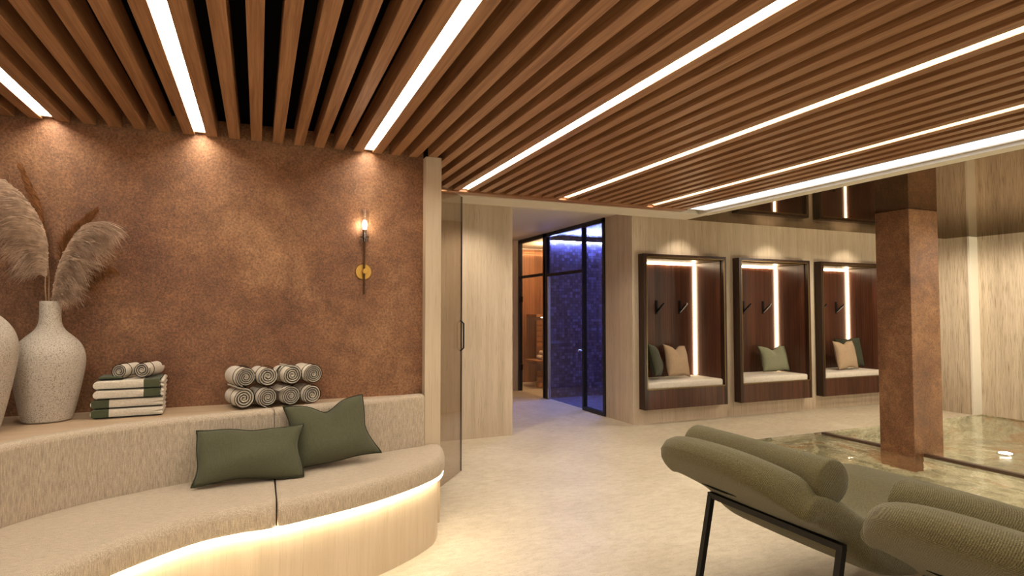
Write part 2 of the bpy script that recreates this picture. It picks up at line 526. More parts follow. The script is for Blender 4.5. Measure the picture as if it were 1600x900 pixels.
# ------------------------------------------------------------------ setting
H = 2.35            # underside of the slats
HM = 2.33           # glossy ceiling over the pool
HC = 2.56           # ceiling of the passage beyond
YC = 3.81           # copper wall
YB = 6.02           # wall with the seating niches
FE = 4.85           # far edge of the pool
PX0, PX1, PY0 = 3.9, 8.72, 0.4

bm = B()
for (x0, x1, y0, y1) in ((-5, PX0, -3, 6.1), (PX0, 9.2, FE, 6.1), (PX0, 9.2, -3, PY0), (PX1, 9.2, PY0, FE), (0.5, 4.16, 6.1, 10.6)):
    quad(bm, (x0, y0, 0), (x1, y0, 0), (x1, y1, 0), (x0, y1, 0))
bmesh.ops.remove_doubles(bm, verts=bm.verts, dist=1e-4)
struct('floor', bm, M['floor'], 'beige travertine floor running from the bench to the pool', 'floor')

bm = B(); box(bm, -5, 9.2, -3, 5.15, 2.47, 2.52)
struct('ceiling_void', bm, M['black'], 'black void above the wooden ceiling slats', 'ceiling')
bm = B(); box(bm, -0.5, 9.2, 5.13, 10.7, HC, HC + 0.06)
box(bm, -0.5, 9.2, 5.13, 5.16, HM + 0.02, HC)
struct('ceiling_passage', bm, M['plaster'], 'smooth pale ceiling of the passage to the sauna', 'ceiling')
bm = B()
box(bm, 1.05, 4.22, 4.81, 5.15, HM, HM + 0.14)
box(bm, 4.10, 4.22, -3, 4.81, HM - 0.005, HM + 0.14)
struct('trim_1', bm, M['plaster'], 'pale plaster border around the slatted ceiling', 'ceiling border')
bm = B(); box(bm, 1.05, 3.87, 4.70, 4.81, H - 0.012, H + 0.12, 0.004)
struct('trim_2', bm, M['trimwood'], 'wooden end rail closing the far ends of the ceiling slats', 'trim')
bm = B(); box(bm, 4.22, 9.0, -3, 5.15, HM, HM + 0.04)
struct('ceiling_gloss', bm, M['mirror'], 'dark glossy ceiling over the pool mirroring walls and column', 'ceiling')

bm = B(); box(bm, -5, 0.985, YC, YC + 0.30, 0, 2.45)
struct('wall_left', bm, M['copper'], 'rust copper plaster wall behind the curved bench', 'wall')
bm = B(); box(bm, 0.985, 1.09, 3.745, 4.17, 0, H, 0.003)
struct('trim_3', bm, M['stone'], 'pale travertine end post of the copper wall', 'post')

def wall_holes(bm, x0, x1, y0, y1, z0, z1, holes):
    xs = sorted({x0, x1, *[h[0] for h in holes], *[h[1] for h in holes]})
    for a, b in zip(xs[:-1], xs[1:]):
        hs = [h for h in holes if h[0] <= a + 1e-6 and h[1] >= b - 1e-6]
        if not hs: box(bm, a, b, y0, y1, z0, z1)
        else:
            box(bm, a, b, y0, y1, z0, hs[0][2]); box(bm, a, b, y0, y1, hs[0][3], z1)
NX = [4.207, 5.672, 7.137]; NW = 1.25; NZ0, NZ1 = 0.18, 2.035
bm = B()
wall_holes(bm, 4.12, 9.0, YB, YB + 0.10, 0, HC, [(x + 0.01, x + NW - 0.01, NZ0 + 0.01, NZ1 - 0.01) for x in NX])
box(bm, 4.12, 4.19, YB + 0.1, 6.62, 0, HC)
struct('wall_rear', bm, M['trav'], 'travertine wall holding the three seating niches', 'wall')
bm = B(); box(bm, -0.3, 2.567, 6.036, 6.3, 0, HC)
struct('wall_middle', bm, M['trav'], 'travertine wall panel behind the open glass door', 'wall')
bm = B(); box(bm, 2.3, 4.12, 9.40, 9.5, 0, HC)
box(bm, 2.467, 2.567, 6.3, 9.4, 0, HC)
struct('wall_passage', bm, M['trav'], 'travertine wall closing the passage beside the sauna', 'wall')
bm = B()
box(bm, 8.58, 9.0, 4.87, 6.1, 0, HM + 0.02)
box(bm, 8.74, 9.0, -3, 4.868, -0.05, HM + 0.02)
struct('wall_right', bm, M['trav_rough'], 'grooved travertine wall along the right side of the pool', 'wall')
bm = B(); box(bm, 8.565, 8.745, 4.845, 4.869, 0, HM - 0.002)
struct('trim_4', bm, m_plain('pale_edge_stone', (0.74, 0.68, 0.58), 0.6, spec=0.2), 'pale vertical edge strip on the right wall', 'trim')

# ------------------------------------------------------------------ ceiling slats and light strips
PITCH = 0.1166
STRIPS = [-1.022, -0.3165, 0.6205, 1.556, 2.489, 3.424]
WORD = ['first', 'second', 'third', 'fourth', 'fifth', 'sixth', 'seventh', 'eighth', 'ninth']
SY0 = -1.6
def slat_mesh(x, y1):
    bm = B(); box(bm, -0.0292, 0.0292, SY0, 0, 0, 0.105, 0.0015, 1)
    return bm
bm = slat_mesh(0, 0)
bmesh.ops.recalc_face_normals(bm, faces=bm.faces)
me = bpy.data.meshes.new('ceiling_batten'); bm.to_mesh(me); bm.free(); me.materials.append(M['slat'])
for v in me.vertices:
    if v.co.y < -0.5: v.co.y = -6.3
def slat(x, label):
    o = bpy.data.objects.new('ceiling_batten', me); link(o)
    y1 = 3.80 if x < 1.0 else 4.705
    if 0.95 < x < 1.12: y1 = 3.755
    o.location = (x, y1, H)
    tag(o, label, 'ceiling slat', 'oak slats of the ceiling', 'thing')
for i in range(4):
    x = STRIPS[0] - PITCH*(0.5 + i)
    slat(x, 'oak ceiling slat, %s to the left of the leftmost light strip' % WORD[i])
names = ['leftmost', 'second', 'third', 'fourth', 'fifth', 'sixth']
for k in range(5):
    n = 6 if k == 0 else 8
    d = (STRIPS[k+1] - STRIPS[k]) / n
    for i in range(n):
        slat(STRIPS[k] + d*(0.5 + i), 'oak ceiling slat, %s to the right of the %s light strip%s' % (WORD[i], names[k], '' if k == 0 else ' from the left'))
for i in range(4):
    slat(STRIPS[5] + PITCH*(0.5 + i) - 0.002*i, 'oak ceiling slat, %s to the right of the rightmost light strip' % WORD[i])
for k, x in enumerate(STRIPS):
    y1 = 3.79 if x < 1.0 else 4.70
    where = ['leftmost strip, ending above the pampas grass', 'second from the left, ending above the rolled towels', 'third from the left, ending above the wall sconce',
             'fourth from the left, ending above the glass door', 'fifth from the left, ending above the passage', 'rightmost of the strips between slats'][k]
    t = thing('ceiling_light', 'white light strip set between oak slats, ' + where, 'light strip', (x, y1, H), 0, 'linear lights in the slatted ceiling')
    bm = B(); box(bm, -0.0288, 0.0288, -5.4, -0.022, 0.028, 0.040); obj('diffuser', bm, M['strip'], t)
    bm = B(); box(bm, -0.0290, 0.0290, -5.42, -0.004, 0.041, 0.075); box(bm, -0.0290, 0.0290, -0.022, -0.004, 0.012, 0.041)
    obj('housing', bm, M['plaster'], t)
t = thing('cove_light', 'broad cool white light channel along the right edge of the slatted ceiling', 'light strip', (3.985, 4.69, H))
bm = B(); box(bm, -0.105, 0.086, -6.3, 0, 0.006, 0.034); obj('diffuser', bm, M['cove'], t)
bm = B(); box(bm, -0.112, 0.112, -6.3, 0, 0.036, 0.07); box(bm, -0.113, -0.106, -6.3, 0, 0.0, 0.036); box(bm, 0.087, 0.1145, -6.3, 0, -0.003, 0.036); box(bm, -0.112, 0.112, 0.0, 0.006, 0.0, 0.07)
obj('channel', bm, M['plaster'], t)

# ------------------------------------------------------------------ curved bench
K = [(-1.22, 1.2), (-1.17, 2.0), (-1.06, 2.66), (-.92, 2.966), (-.72, 3.18), (-.45, 3.335), (-.20, 3.42), (.09, 3.49), (.40, 3.575), (.67, 3.645), (.85, 3.695), (.94, 3.72), (.975, 3.731), (.982, 3.735)]
F = [(-.92, 0.6), (-.86, 1.45), (-.77, 2.02), (-.64, 2.36), (-.464, 2.60), (-.235, 2.80), (-.06, 2.862), (.09, 2.878), (.464, 3.015), (.757, 3.185), (.965, 3.365), (1.05, 3.52), (1.083, 3.65), (1.088, 3.738)]
NS = 10
Ks, Fs = catmull([(x, y, 0) for x, y in K], NS), catmull([(x, y, 0) for x, y in F], NS)
SEAM = 7*NS
bench = thing('curved_bench', 'built-in curved bench with oatmeal upholstery and glowing travertine base', 'bench', (0, 3.3, 0))
def tangent(C_, i):
    t = C_[min(i+1, len(C_)-1)] - C_[max(i-1, 0)]
    return t.normalized()
def seat_ring(k, f, dz=0.0):
    z0, z1 = 0.386, 0.502
    d = (f - k); L = d.length; u = d / L
    r = min(0.05, L*0.3)
    pr = [(0.0, z0), (0.0, z1 - 0.012), (0.012, z1)]
    pr += [(L*0.45, z1 + 0.004)]
    for a in range(0, 7):
        an = PI/2 * a/6
        pr.append((L - r + r*math.sin(an), z1 - r + r*math.cos(an)))
    pr += [(L, z0 + 0.02), (L - 0.006, z0 + 0.006), (L - 0.02, z0)]
    return [k + u*s + Vector((0, 0, z)) for s, z in pr]
def shrink(ring, c, s):
    return [c + (p - c)*s for p in ring]
def loft_soft(i0, i1, ringf, ends=(True, True), g=0.004):
    rings = [ringf(i) for i in range(i0, i1 + 1)]
    # rounded, slightly parted ends at the seam
    def soft(rg, nxt, flip):
        c = sum(rg, Vector()) / len(rg)
        ax = (sum(nxt, Vector())/len(nxt) - c).normalized()
        a = [c + (p - c)*0.94 + ax*g for p in rg]
        a2 = [c + (p - c)*0.985 + ax*(g + 0.005) for p in rg]
        return a, a2
    if ends[0]:
        a, a2 = soft(rings[0], rings[1], False)
        rings = [a, a2] + rings[1:]
    if ends[1]:
        a, a2 = soft(rings[-1], rings[-2], True)
        rings = rings[:-1] + [a2, a]
    bm = B(); loft(bm, rings)
    return bm
sr = lambda i: seat_ring(Ks[i], Fs[i])
obj('seat_cushion', loft_soft(0, SEAM, sr, (False, True)), M['fabric'], bench, True, True, 40)
obj('seat_cushion', loft_soft(SEAM, len(Ks) - 1, sr, (True, False)), M['fabric'], bench, True, True, 40)
def back_ring(i):
    k = Ks[i]; t = tangent(Ks, i); n = Vector((-t.y, t.x, 0))     # n points to the wall
    pr = [(0.062, 0.47), (0.0, 0.47), (0.0, 0.795)]
    for a in range(0, 6):
        an = PI/2*a/5
        pr.append((0.028 - 0.028*math.cos(an), 0.795 + 0.028*math.sin(an)))
    pr += [(0.055, 0.823), (0.062, 0.814)]
    return [k + n*s + Vector((0, 0, z)) for s, z in pr]
obj('backrest_panel', loft_soft(0, SEAM, back_ring, (False, True), 0.002), M['fabric'], bench, True, True, 40)
obj('backrest_panel', loft_soft(SEAM, len(Ks) - 1, back_ring, (True, False), 0.002), M['fabric'], bench, True, True, 40)
# stone ledge behind the backrest
bm = B(); rings = []
for i in range(len(Ks)):
    k = Ks[i]; t = tangent(Ks, i); n = Vector((-t.y, t.x, 0))
    a = k + n*0.063
    x2 = a.x if a.y > 2.9 else a.x - 0.9
    a = Vector((a.x, min(a.y, YC - 0.02), 0)); b = Vector((min(a.x, 0.984), YC - 0.003, 0))
    if a.y < 3.1: b = Vector((a.x - 1.6*(3.1 - a.y) - 0.05, YC - 0.003, 0))
    a.x = min(a.x, 0.984)
    rings.append([a + Vector((0, 0, .02)), b + Vector((0, 0, .02)), b + Vector((0, 0, .816)), a + Vector((0, 0, .816))])
loft(bm, rings)
o = obj('ledge', bm, M['ledge'], bench, False, True); o['label'] = 'smooth brown travertine ledge'
# stone base
bm = B(); rings = []
def inset(i, d):
    f = Fs[i]; t = tangent(Fs, i); n = Vector((-t.y, t.x, 0))
    return f + n*d
for i in range(len(Ks)):
    a = inset(i, 0.042); k = Ks[i]
    if (a - k).dot(Fs[i] - k) < 0.02: a = k + (Fs[i] - k)*0.3
    rings.append([a, k, k + Vector((0, 0, .384)), a + Vector((0, 0, .384))])
loft(bm, rings)
o = obj('base', bm, M['stone'], bench, True, True, 40); o['label'] = 'curved travertine base'
bm = B(); rings = []
for i in range(0, len(Ks) - 3):
    a, b = inset(i, 0.008), inset(i, 0.034)
    rings.append([a + Vector((0, 0, .370)), b + Vector((0, 0, .370)), b + Vector((0, 0, .3855)), a + Vector((0, 0, .3855))])
loft(bm, rings)
o = obj('light_strip', bm, M['bench_led'], bench, True, True, 40); o['label'] = 'glowing light strip under the seat'

# ------------------------------------------------------------------ vases and pampas grass
def vase(loc, s, label):
    t = thing('stoneware_vase', label, 'vase', loc, 0, 'speckled vases on the ledge')
    prof = [(.085, 0), (.100, .004), (.105, .02), (.118, .08), (.131, .15), (.140, .205), (.1465, .25), (.1485, .285), (.146, .318), (.136, .352), (.118, .383), (.095, .408), (.073, .428), (.057, .448), (.048, .472), (.0445, .50), (.0435, .54), (.0445, .575), (.0425, .579), (.036, .577), (.034, .54), (.034, .46)]
    pts = catmull([(r, 0, z) for r, z in prof], 3)
    bm = B(); lathe(bm, [(p.x*s, p.z*s) for p in pts], seg=64, cap=True)
    obj('vase_body', bm, M['vase'], t, True)
    return t
v1 = vase((-0.937, 3.585, .818), 1.0, 'speckled cream bottle vase holding the pampas grass')
v2 = vase((-1.165, 3.30, .818), 1.25, 'larger speckled vase cut by the left picture edge')

def plume(name_label, mat, pts, length_prof, n, side, seed, hair=0.10, droop=0.6, width=0.0016, spread=1.0, group='pampas plumes in the vase', t0=0.30):
    """pts: spine from the vase mouth to the tip (world)"""
    rnd = random.Random(seed)
    base = Vector(pts[0])
    t = thing('pampas_plume', name_label, 'pampas grass', base, 0, group)
    sp = [Vector(p) - base for p in catmull(pts, 12)]
    bm = B(); m = len(sp)
    tube(bm, sp, [0.0032*(1 - 0.75*i/(m-1)) for i in range(m)], 6)
    obj('stem', bm, M['stalk'], t, True)
    bm = B()
    per = 46
    for _ in range(n // per):
        cu = rnd.random()**0.9
        can = rnd.random()*2*PI
        cl = 0.62 + 0.62*rnd.random()
        cdr = 0.45 + 1.2*rnd.random()
        for _k in range(per):
            w = min(1.0, max(0.0, cu + rnd.gauss(0, 0.03)))
            u = t0 + (1 - t0)*w
            f = u*(m - 1); i = min(int(f), m - 2); fr = f - i
            p = sp[i].lerp(sp[i+1], fr)
            tg = (sp[i+1] - sp[i]).normalized()
            L = hair*length_prof(w)*cl*(0.55 + 0.5*rnd.random())
            an = can + rnd.gauss(0, 0.30)
            out = Vector((math.cos(an), math.sin(an), 0.4*rnd.gauss(0, 1)))
            out = (out*0.42 + Vector(side)*(0.7 + 0.4*rnd.random())).normalized()
            d = (tg*(0.50 + 0.25*rnd.random()) + out*spread*(1 - 0.6*w)*(0.65 + 0.4*rnd.random())).normalized()
            q = p + Vector((rnd.gauss(0, .003), rnd.gauss(0, .003), rnd.gauss(0, .003))); prev = None
            segs = 6
            wd = width*(0.7 + 0.6*rnd.random())
            sd = d.cross(Vector((-0.2, 0.97, 0.1)))
            sd = sd.normalized() if sd.length > 0.05 else Vector((0, 0, 1))
            sd = (sd + Vector((0.39, 0.92, 0))*rnd.uniform(-0.6, 0.6)).normalized()
            for sgi in range(segs + 1):
                ww = wd*(1 - (sgi/segs)**2.2*0.9)
                a, b = bm.verts.new(q - sd*ww), bm.verts.new(q + sd*ww)
                if prev: bm.faces.new((prev[0], prev[1], b, a))
                prev = (a, b)
                q = q + d*(L/segs)
                d = (d + (Vector((0, 0, -1)) + Vector(side)*0.15)*droop*0.42*cdr).normalized()
    obj('feather_head', bm, mat, t, True)
    return t
VX, VY, VZ = -0.934, 3.585, .816 + .50
# the plume heads, spines given as offsets (x, y, z) from the vase mouth
def S(*o): return [(VX + a, VY + b, VZ + c) for a, b, c in o]
def hump(w): return (0.62 + 0.55*math.sin(PI*min(1.0, w*0.9 + 0.1)))*(1.0 if w < 0.8 else 1.0 - (w - 0.8)/0.2*0.55)
plume('large pale pampas plume arching to the left above the vase', M['plume'], S((-.012, 0, 0), (-.026, -.005, .15), (-.022, -.01, .28), (-.028, -.02, .385), (-.062, -.03, .49), (-.115, -.04, .58), (-.18, -.05, .645)), hump, 8000, (-1.0, -0.25, -0.1), 11, 0.185, 0.85, 0.0022, 1.0, t0=0.24)
plume('large pale pampas plume arching to the right above the vase', M['plume'], S((.010, 0, 0), (.008, -.004, .09), (.030, -.02, .24), (.075, -.035, .36), (.125, -.045, .44), (.165, -.05, .465), (.195, -.05, .455)), hump, 8000, (1.0, -0.25, -0.1), 12, 0.165, 0.95, 0.0022, 1.0, t0=0.16)
thin = lambda w: 0.95 - 0.55*w
plume('slim russet pampas plume standing upright behind the left plume', M['plume_dark'], S((-.012, .010, 0), (-.015, .015, .09), (-.03, .05, .25), (-.065, .09, .43), (-.09, .11, .56), (-.165, .12, .745)), thin, 5600, (-0.9, 0, 0.3), 13, 0.10, 0.10, 0.0026, 0.62, t0=0.46)
plume('short russet pampas plume peeking out above the right plume', M['plume_dark'], S((.004, .012, 0), (.008, .016, .09), (.02, .04, .18), (.05, .06, .34), (.09, .08, .44), (.145, .09, .53)), thin, 4200, (-0.5, 0, 0.3), 14, 0.10, 0.10, 0.0026, 0.55, t0=0.5)
plume('low russet pampas plume drooping behind the right plume', M['plume_dark'], S((.008, .01, 0), (.018, .018, .09), (.08, .06, .21), (.15, .075, .26), (.21, .08, .26)), thin, 1500, (0.5, 0, -0.5), 15, 0.16, 0.9, 0.0020, 0.8, t0=0.35)

# ------------------------------------------------------------------ folded towels
def folded_towel(loc, rz, label, band_right, w=0.36, d=0.25, hgt=0.043):
    t = thing('folded_towel', label, 'towel', loc, rz, 'folded towels stacked on the ledge')
    sgn = 1 if band_right else -1
    # cross-section in x-z: two flat layers joined by a round fold on one side
    def sec(off, x_open, lo, hi, fold_r):
        pts = []
        return pts
    h2 = hgt/2
    def profile(g):
        """outline of the folded cloth: round fold on the side away from the open edge"""
        pr = []
        xo = w/2; xf = -w/2
        r = hgt/2 - g
        for a in range(0, 9):
            an = PI/2 + PI*a/8
            pr.append((xf + r + r*math.cos(an), hgt/2 + r*math.sin(an)))
        # open edge: two layers with rounded lips and a slit between
        lip = hgt/4 - g
        for zc in (hgt*0.25, hgt*0.75):
            for a in range(0, 7):
                an = -PI/2 + PI*a/6
                pr.append((xo - lip + lip*math.cos(an)*1.0, zc + lip*math.sin(an)))
            if zc < hgt*0.5: pr.append((xo - 0.06, hgt*0.5))
        return pr
    fl = -1 if not band_right else 1
    bm = B()
    rings = []
    for y, g in ((-d/2, 0.006), (-d/2 + 0.003, 0.0015), (-d/2 + 0.01, 0.0), (0, -0.0008), (d/2 - 0.01, 0.0), (d/2, 0.005)):
        rings.append([Vector((x, y, z)) for x, z in profile(g)])
    loft(bm, rings)
    obj('towel_body', bm, M['towel'], t, True, False, 50)
    # green woven band near one end, a sleeve hugging both layers
    x0, x1 = (w/2 - 0.092, w/2 - 0.018) if band_right else (-w/2 + 0.004, -w/2 + 0.078)
    bm = B(); e = 0.0016
    if band_right: box(bm, x0, x1, -d/2 - e, d/2 + e, -0.0002, hgt + e, 0.004, 2)
    else:
        rings = []
        for x in [x0 + (x1 - x0)*q/6 for q in range(7)]:
            q = x + w/2; r = hgt/2
            zz = r*math.sqrt(max(0.0, 1 - ((r - q)/r)**2)) if q < r else r
            zz += e
            rings.append([Vector((x, y, r + z)) for y, z in ((-d/2 - e, -zz + 0.004), (-d/2 + 0.004, -min(zz, r)), (d/2 - .004, -min(zz, r)), (d/2 + e, -zz + .004), (d/2 + e, zz - .004), (d/2 - .004, zz), (-d/2 + .004, zz), (-d/2 - e, zz - .004))])
        loft(bm, rings)
    o = obj('woven_band', bm, M['towel_green'], t); o['label'] = 'dark green woven band'
    bm = B()
    xe = x1 + 0.002 if band_right else x0 + 0.0
    ya, yb = -d/2 - 0.003, d/2 + 0.003
    if band_right:
        tube(bm, [(xe, yb, 0.004), (xe, ya, 0.004), (xe, ya, hgt + .001), (xe, yb, hgt + .001)], 0.0022, 6)
    tube(bm, [(-w/2 + 0.02, ya, 0.0025), (w/2 - 0.006, ya, 0.0025)], 0.0022, 6)
    o = obj('piping', bm, M['cord_black'], t); o['label'] = 'black edge piping'
    return t
TX, TY, TZ = -0.605, 3.66, 0.8195
tr = math.radians(4)
for k, lab in enumerate(['bottom towel of the folded pile, green band at its left end', 'second towel from the bottom of the folded pile, green band at left',
                         'third towel from the bottom of the folded pile, green band at right', 'top towel of the folded pile under the two small rolls, green band at right']):
    folded_towel((TX + (0.006 if k > 1 else 0)*1, TY + 0.004*(k % 2), TZ + 0.0465*k), tr + random.uniform(-.012, .012), lab, k > 1, w=0.305 + 0.006*(k < 2))

# ------------------------------------------------------------------ rolled towels
def rolled_towel(loc, az, label, r=0.055, L=0.20, turns=4.2, start=0.0, strap=None, group='rolled towels on the ledge', tail=False):
    """spiral roll, axis horizontal; az = direction its open face looks to (0 = towards -y)"""
    t = thing('rolled_towel', label, 'towel', loc, az, group)
    n = int(turns*26)
    gap = r/(turns + 0.72)
    th = gap*0.74
    bm = B()
    path = []
    for i in range(n + 1):
        a = i/n*turns*2*PI
        rr = gap*0.30 + gap*a/(2*PI)
        path.append((rr, a + start))
    if tail:
        a0 = path[-1][1]
        for q in range(1, 5): path.append((path[n][0] + 0.004*q, a0 + 0.10*q))
    half = L/2
    def ring(rr, a):
        ca, sa = math.cos(a), math.sin(a)
        w2 = th/2
        pr = [(-half, -w2*0.5), (-half - 0.003, 0.0), (-half, w2*0.5), (-half + 0.006, w2), (half - 0.006, w2), (half, 0), (half - .006, -w2), (-half + .006, -w2)]
        return [Vector((ca*(rr + o), y, sa*(rr + o) + r)) for y, o in pr]
    loft(bm, [ring(rr, a) for rr, a in path])
    obj('towel_body', bm, M['towel'], t, True, False, 60)
    bm = B()
    tube(bm, [(math.cos(a)*(rr + gap*0.46), -half - 0.0012, math.sin(a)*(rr + gap*0.46) + r) for rr, a in path[6:]], 0.0017, 5)
    ring_r = path[n][0] + th*0.5 + 0.0008
    tube(bm, [(math.cos(2*PI*k/36)*ring_r, -half + 0.045, math.sin(2*PI*k/36)*ring_r + r) for k in range(36)], 0.0016, 5, loop=True)
    o = obj('piping', bm, M['cord_black'], t); o['label'] = 'black edge piping following the spiral'
    if strap:
        bm = B()
        a0 = strap
        pts = [(math.cos(a0 + q*0.16)*(ring_r + 0.003), 0, math.sin(a0 + q*0.16)*(ring_r + 0.003) + r) for q in range(6)]
        for q in range(5):
            beam(bm, Vector(pts[q]) + Vector((0, -0.02, 0)), Vector(pts[q+1]) + Vector((0, -0.02, 0)), 0.016, 0.004)
        o = obj('hanging_loop', bm, M['strap'], t); o['label'] = 'black hanging loop'
    return t
RX0, RY, RZ = -0.1, 3.645, 0.8205
rot_az = math.radians(17)
bx = [(-0.093, 3.640), (0.027, 3.652), (0.147, 3.664), (0.262, 3.676)]
rowlab = ['leftmost', 'second from left', 'third from left', 'rightmost']
for i, (x, y) in enumerate(bx):
    rolled_towel((x, y + .012, RZ), rot_az, 'cream rolled towel, %s in the bottom row of eight' % rowlab[i], 0.0575 if i == 0 else 0.055, 0.20, [3.6, 4.3, 4.3, 3.8][i], [-2.1, 2.6, 0.4, -1.2][i], tail=(i in (0, 1, 2)))
for i, (x, y) in enumerate([(-0.087, 3.648), (0.028, 3.660), (0.150, 3.672), (0.268, 3.684)]):
    rolled_towel((x, y + .012, RZ + 0.115), rot_az + [0.03, -.03, .03, .0][i], 'cream rolled towel, %s in the top row of eight' % rowlab[i], 0.055, 0.20, [4.6, 3.8, 3.8, 4.6][i], [0.6, 1.9, 2.8, -0.3][i], strap=[1.0, 0, 2.2, 0][i])
# two small rolls on the pile
zt = TZ + 4*0.0465
for i, (x, y) in enumerate([(TX - 0.012, TY - 0.01), (TX + 0.084, TY + 0.0)]):
    rolled_towel((x, y, zt + 0.003), math.radians(-16), ['cream hand towel roll, left of the two on the folded pile', 'cream hand towel roll, right of the two on the folded pile'][i], 0.0375 if i == 0 else 0.040, 0.17, 3.2, [-2.6, -1.0][i], group='small towel rolls on the folded pile')
for i, (x, y) in enumerate([(TX - 0.068, TY - 0.06)]):
    t = thing('washcloth', 'flat dark green cloth lying beside the two small towel rolls', 'towel', (x, y, zt + 0.001), tr)
    bm = B(); box(bm, -0.055, 0.045, -0.05, 0.10, 0, 0.014, 0.005, 2); obj('cloth', bm, M['towel_green'], t, True)
    bm = B(); tube(bm, [(-.055, -.051, .003), (.045, -.051, .003), (.045, .10, .003)], 0.003, 6); obj('piping', bm, M['cord_black'], t)

# ------------------------------------------------------------------ pillows
def pillow(name, label, mat, pipe_mat, loc, rot, w, h, d, notch=0.0, pinch=0.10, group=None, seed=0, tip=0.0):
    """square cushion standing in the local x-z plane, base at z=0, leaning by rot"""
    rnd = random.Random(seed)
    t = thing(name, label, 'pillow', loc, 0, group, rot)
    n = 28
    ph = [rnd.uniform(0, 6.28) for _ in range(6)]
    def surf(u, v, s):
        a, b = abs(u), abs(v)
        x = u*w/2*(1 - pinch*(1 - v*v)*(a**1.5))
        z = v*h/2*(1 - pinch*(1 - u*u)*(b**1.5))
        if notch and v > -0.4:
            k = smoothstep(-0.4, 1.0, v)
            z -= notch*h*k*math.exp(-(u/0.30)**2)*1.0
        e = max(0.0, (1 - a**2.6)*(1 - b**2.6))
        y = d/2*(e**0.55)
        if notch: y *= 1 - 0.45*math.exp(-(u/0.26)**2)*smoothstep(-0.2, 1.0, v)
        y += 0.006*math.sin(3.1*u + ph[0] + 2*v)*e + 0.005*math.sin(5.3*v + ph[1] - 2.2*u)*e
        z += 0.012*w*math.sin(4*u + ph[2])*(b**3) ; x += 0.012*w*math.sin(4*v + ph[3])*(a**3)
        x += tip*max(0, u)*max(0, -v)*0.2
        return Vector((x, s*y, z + h/2))
    bm = B()
    gf = [[bm.verts.new(surf(-1 + 2*i/n, -1 + 2*j/n, -1)) for j in range(n+1)] for i in range(n+1)]
    gb = [[(gf[i][j] if i in (0, n) or j in (0, n) else bm.verts.new(surf(-1 + 2*i/n, -1 + 2*j/n, 1))) for j in range(n+1)] for i in range(n+1)]
    for i in range(n):
        for j in range(n):
            bm.faces.new((gf[i][j], gf[i+1][j], gf[i+1][j+1], gf[i][j+1]))
            bm.faces.new((gb[i][j], gb[i][j+1], gb[i+1][j+1], gb[i+1][j]))
    obj('cover', bm, mat, t, True)
    per = [surf(-1 + 2*i/n, -1, -1) for i in range(n)] + [surf(1, -1 + 2*j/n, -1) for j in range(n)] + [surf(1 - 2*i/n, 1, -1) for i in range(n)] + [surf(-1, 1 - 2*j/n, -1) for j in range(n)]
    bm = B(); tube(bm, per, 0.0042, 6, loop=True)
    obj('piping', bm, pipe_mat, t, True)
    return t
rad = math.radians
pillow('throw_pillow', 'wide olive lumbar pillow lying forward on the curved bench', M['pil_green'], M['pipe_green'], (-0.025, 3.22, 0.520), (rad(-30), rad(1.5), rad(3)), 0.505, 0.275, 0.13, 0.05, 0.085, 'olive pillows on the curved bench', 3)
pillow('throw_pillow', 'square olive pillow propped on the backrest behind the lumbar pillow', M['pil_green'], M['pipe_green'], (0.395, 3.385, 0.528), (rad(-22), rad(-5), rad(8)), 0.435, 0.345, 0.14, 0.13, 0.09, 'olive pillows on the curved bench', 5, 0.2)

# ------------------------------------------------------------------ wall sconce
t = thing('wall_sconce', 'slim brass wall sconce with a lit glass tube on the copper wall', 'sconce', (0.603, YC, 1.595))
bm = B()
prof = [(0.0, 0), (.047, 0.0), (.0495, .003), (.0495, .010), (.047, .013), (0.0, .013)]
def lathe_y(bm, prof, cx, cy, cz, seg=32):
    rings = [[(cx + r*math.cos(2*PI*k/seg), cy - y, cz + r*math.sin(2*PI*k/seg)) for k in range(seg)] for r, y in [(max(r, 1e-4), y) for r, y in prof]]
    loft(bm, rings)
lathe_y(bm, prof, 0, 0, 0)
o = obj('backplate', bm, M['brass'], t, True, False, 40); o['label'] = 'round brass backplate'
bm = B(); lathe_y(bm, [(0.012, .013), (.012, .030), (.017, .031), (.017, .056), (.015, .058), (0.0, .058)], 0.006, 0, 0.002); obj('knob', bm, M['brass'], t, True, False, 40)
bm = B(); cyl(bm, (0, -.042, -.142), (0, -.042, .205), 0.0058, 12); o = obj('rod', bm, M['rod'], t, True, False, 40); o['label'] = 'thin dark bronze rod'
bm = B(); lathe(bm, [(.006, .185), (.011, .195), (.0125, .215), (.0125, .26), (.009, .264)], (0, -.042, 0), 20); lathe(bm, [(.010, .2125), (.030, .2125), (.030, .2165), (.010, .2165)], (0, -.042, 0), 24)
obj('socket', bm, M['rod'], t, True, False, 40)
bm = B(); lathe(bm, [(.027, .185), (.027, .383), (.0255, .383), (.0255, .187), (.0, .1865)][:4], (0, -.042, 0), 32, cap=False); lathe(bm, [(.0255, .381), (.0278, .381), (.0278, .385), (.0255, .385)], (0, -.042, 0), 32, cap=False); o = obj('glass_shade', bm, M['lamp_glass'], t, True, False, 40); o['label'] = 'clear glass tube'
bm = B(); lathe(bm, [(.004, .264), (.009, .270), (.012, .282), (.0135, .294), (.0115, .308), (.005, .318), (.0005, .320)], (0, -.042, 0), 24)
o = obj('bulb', bm, M['bulb'], t, True); o['label'] = 'glowing bulb'

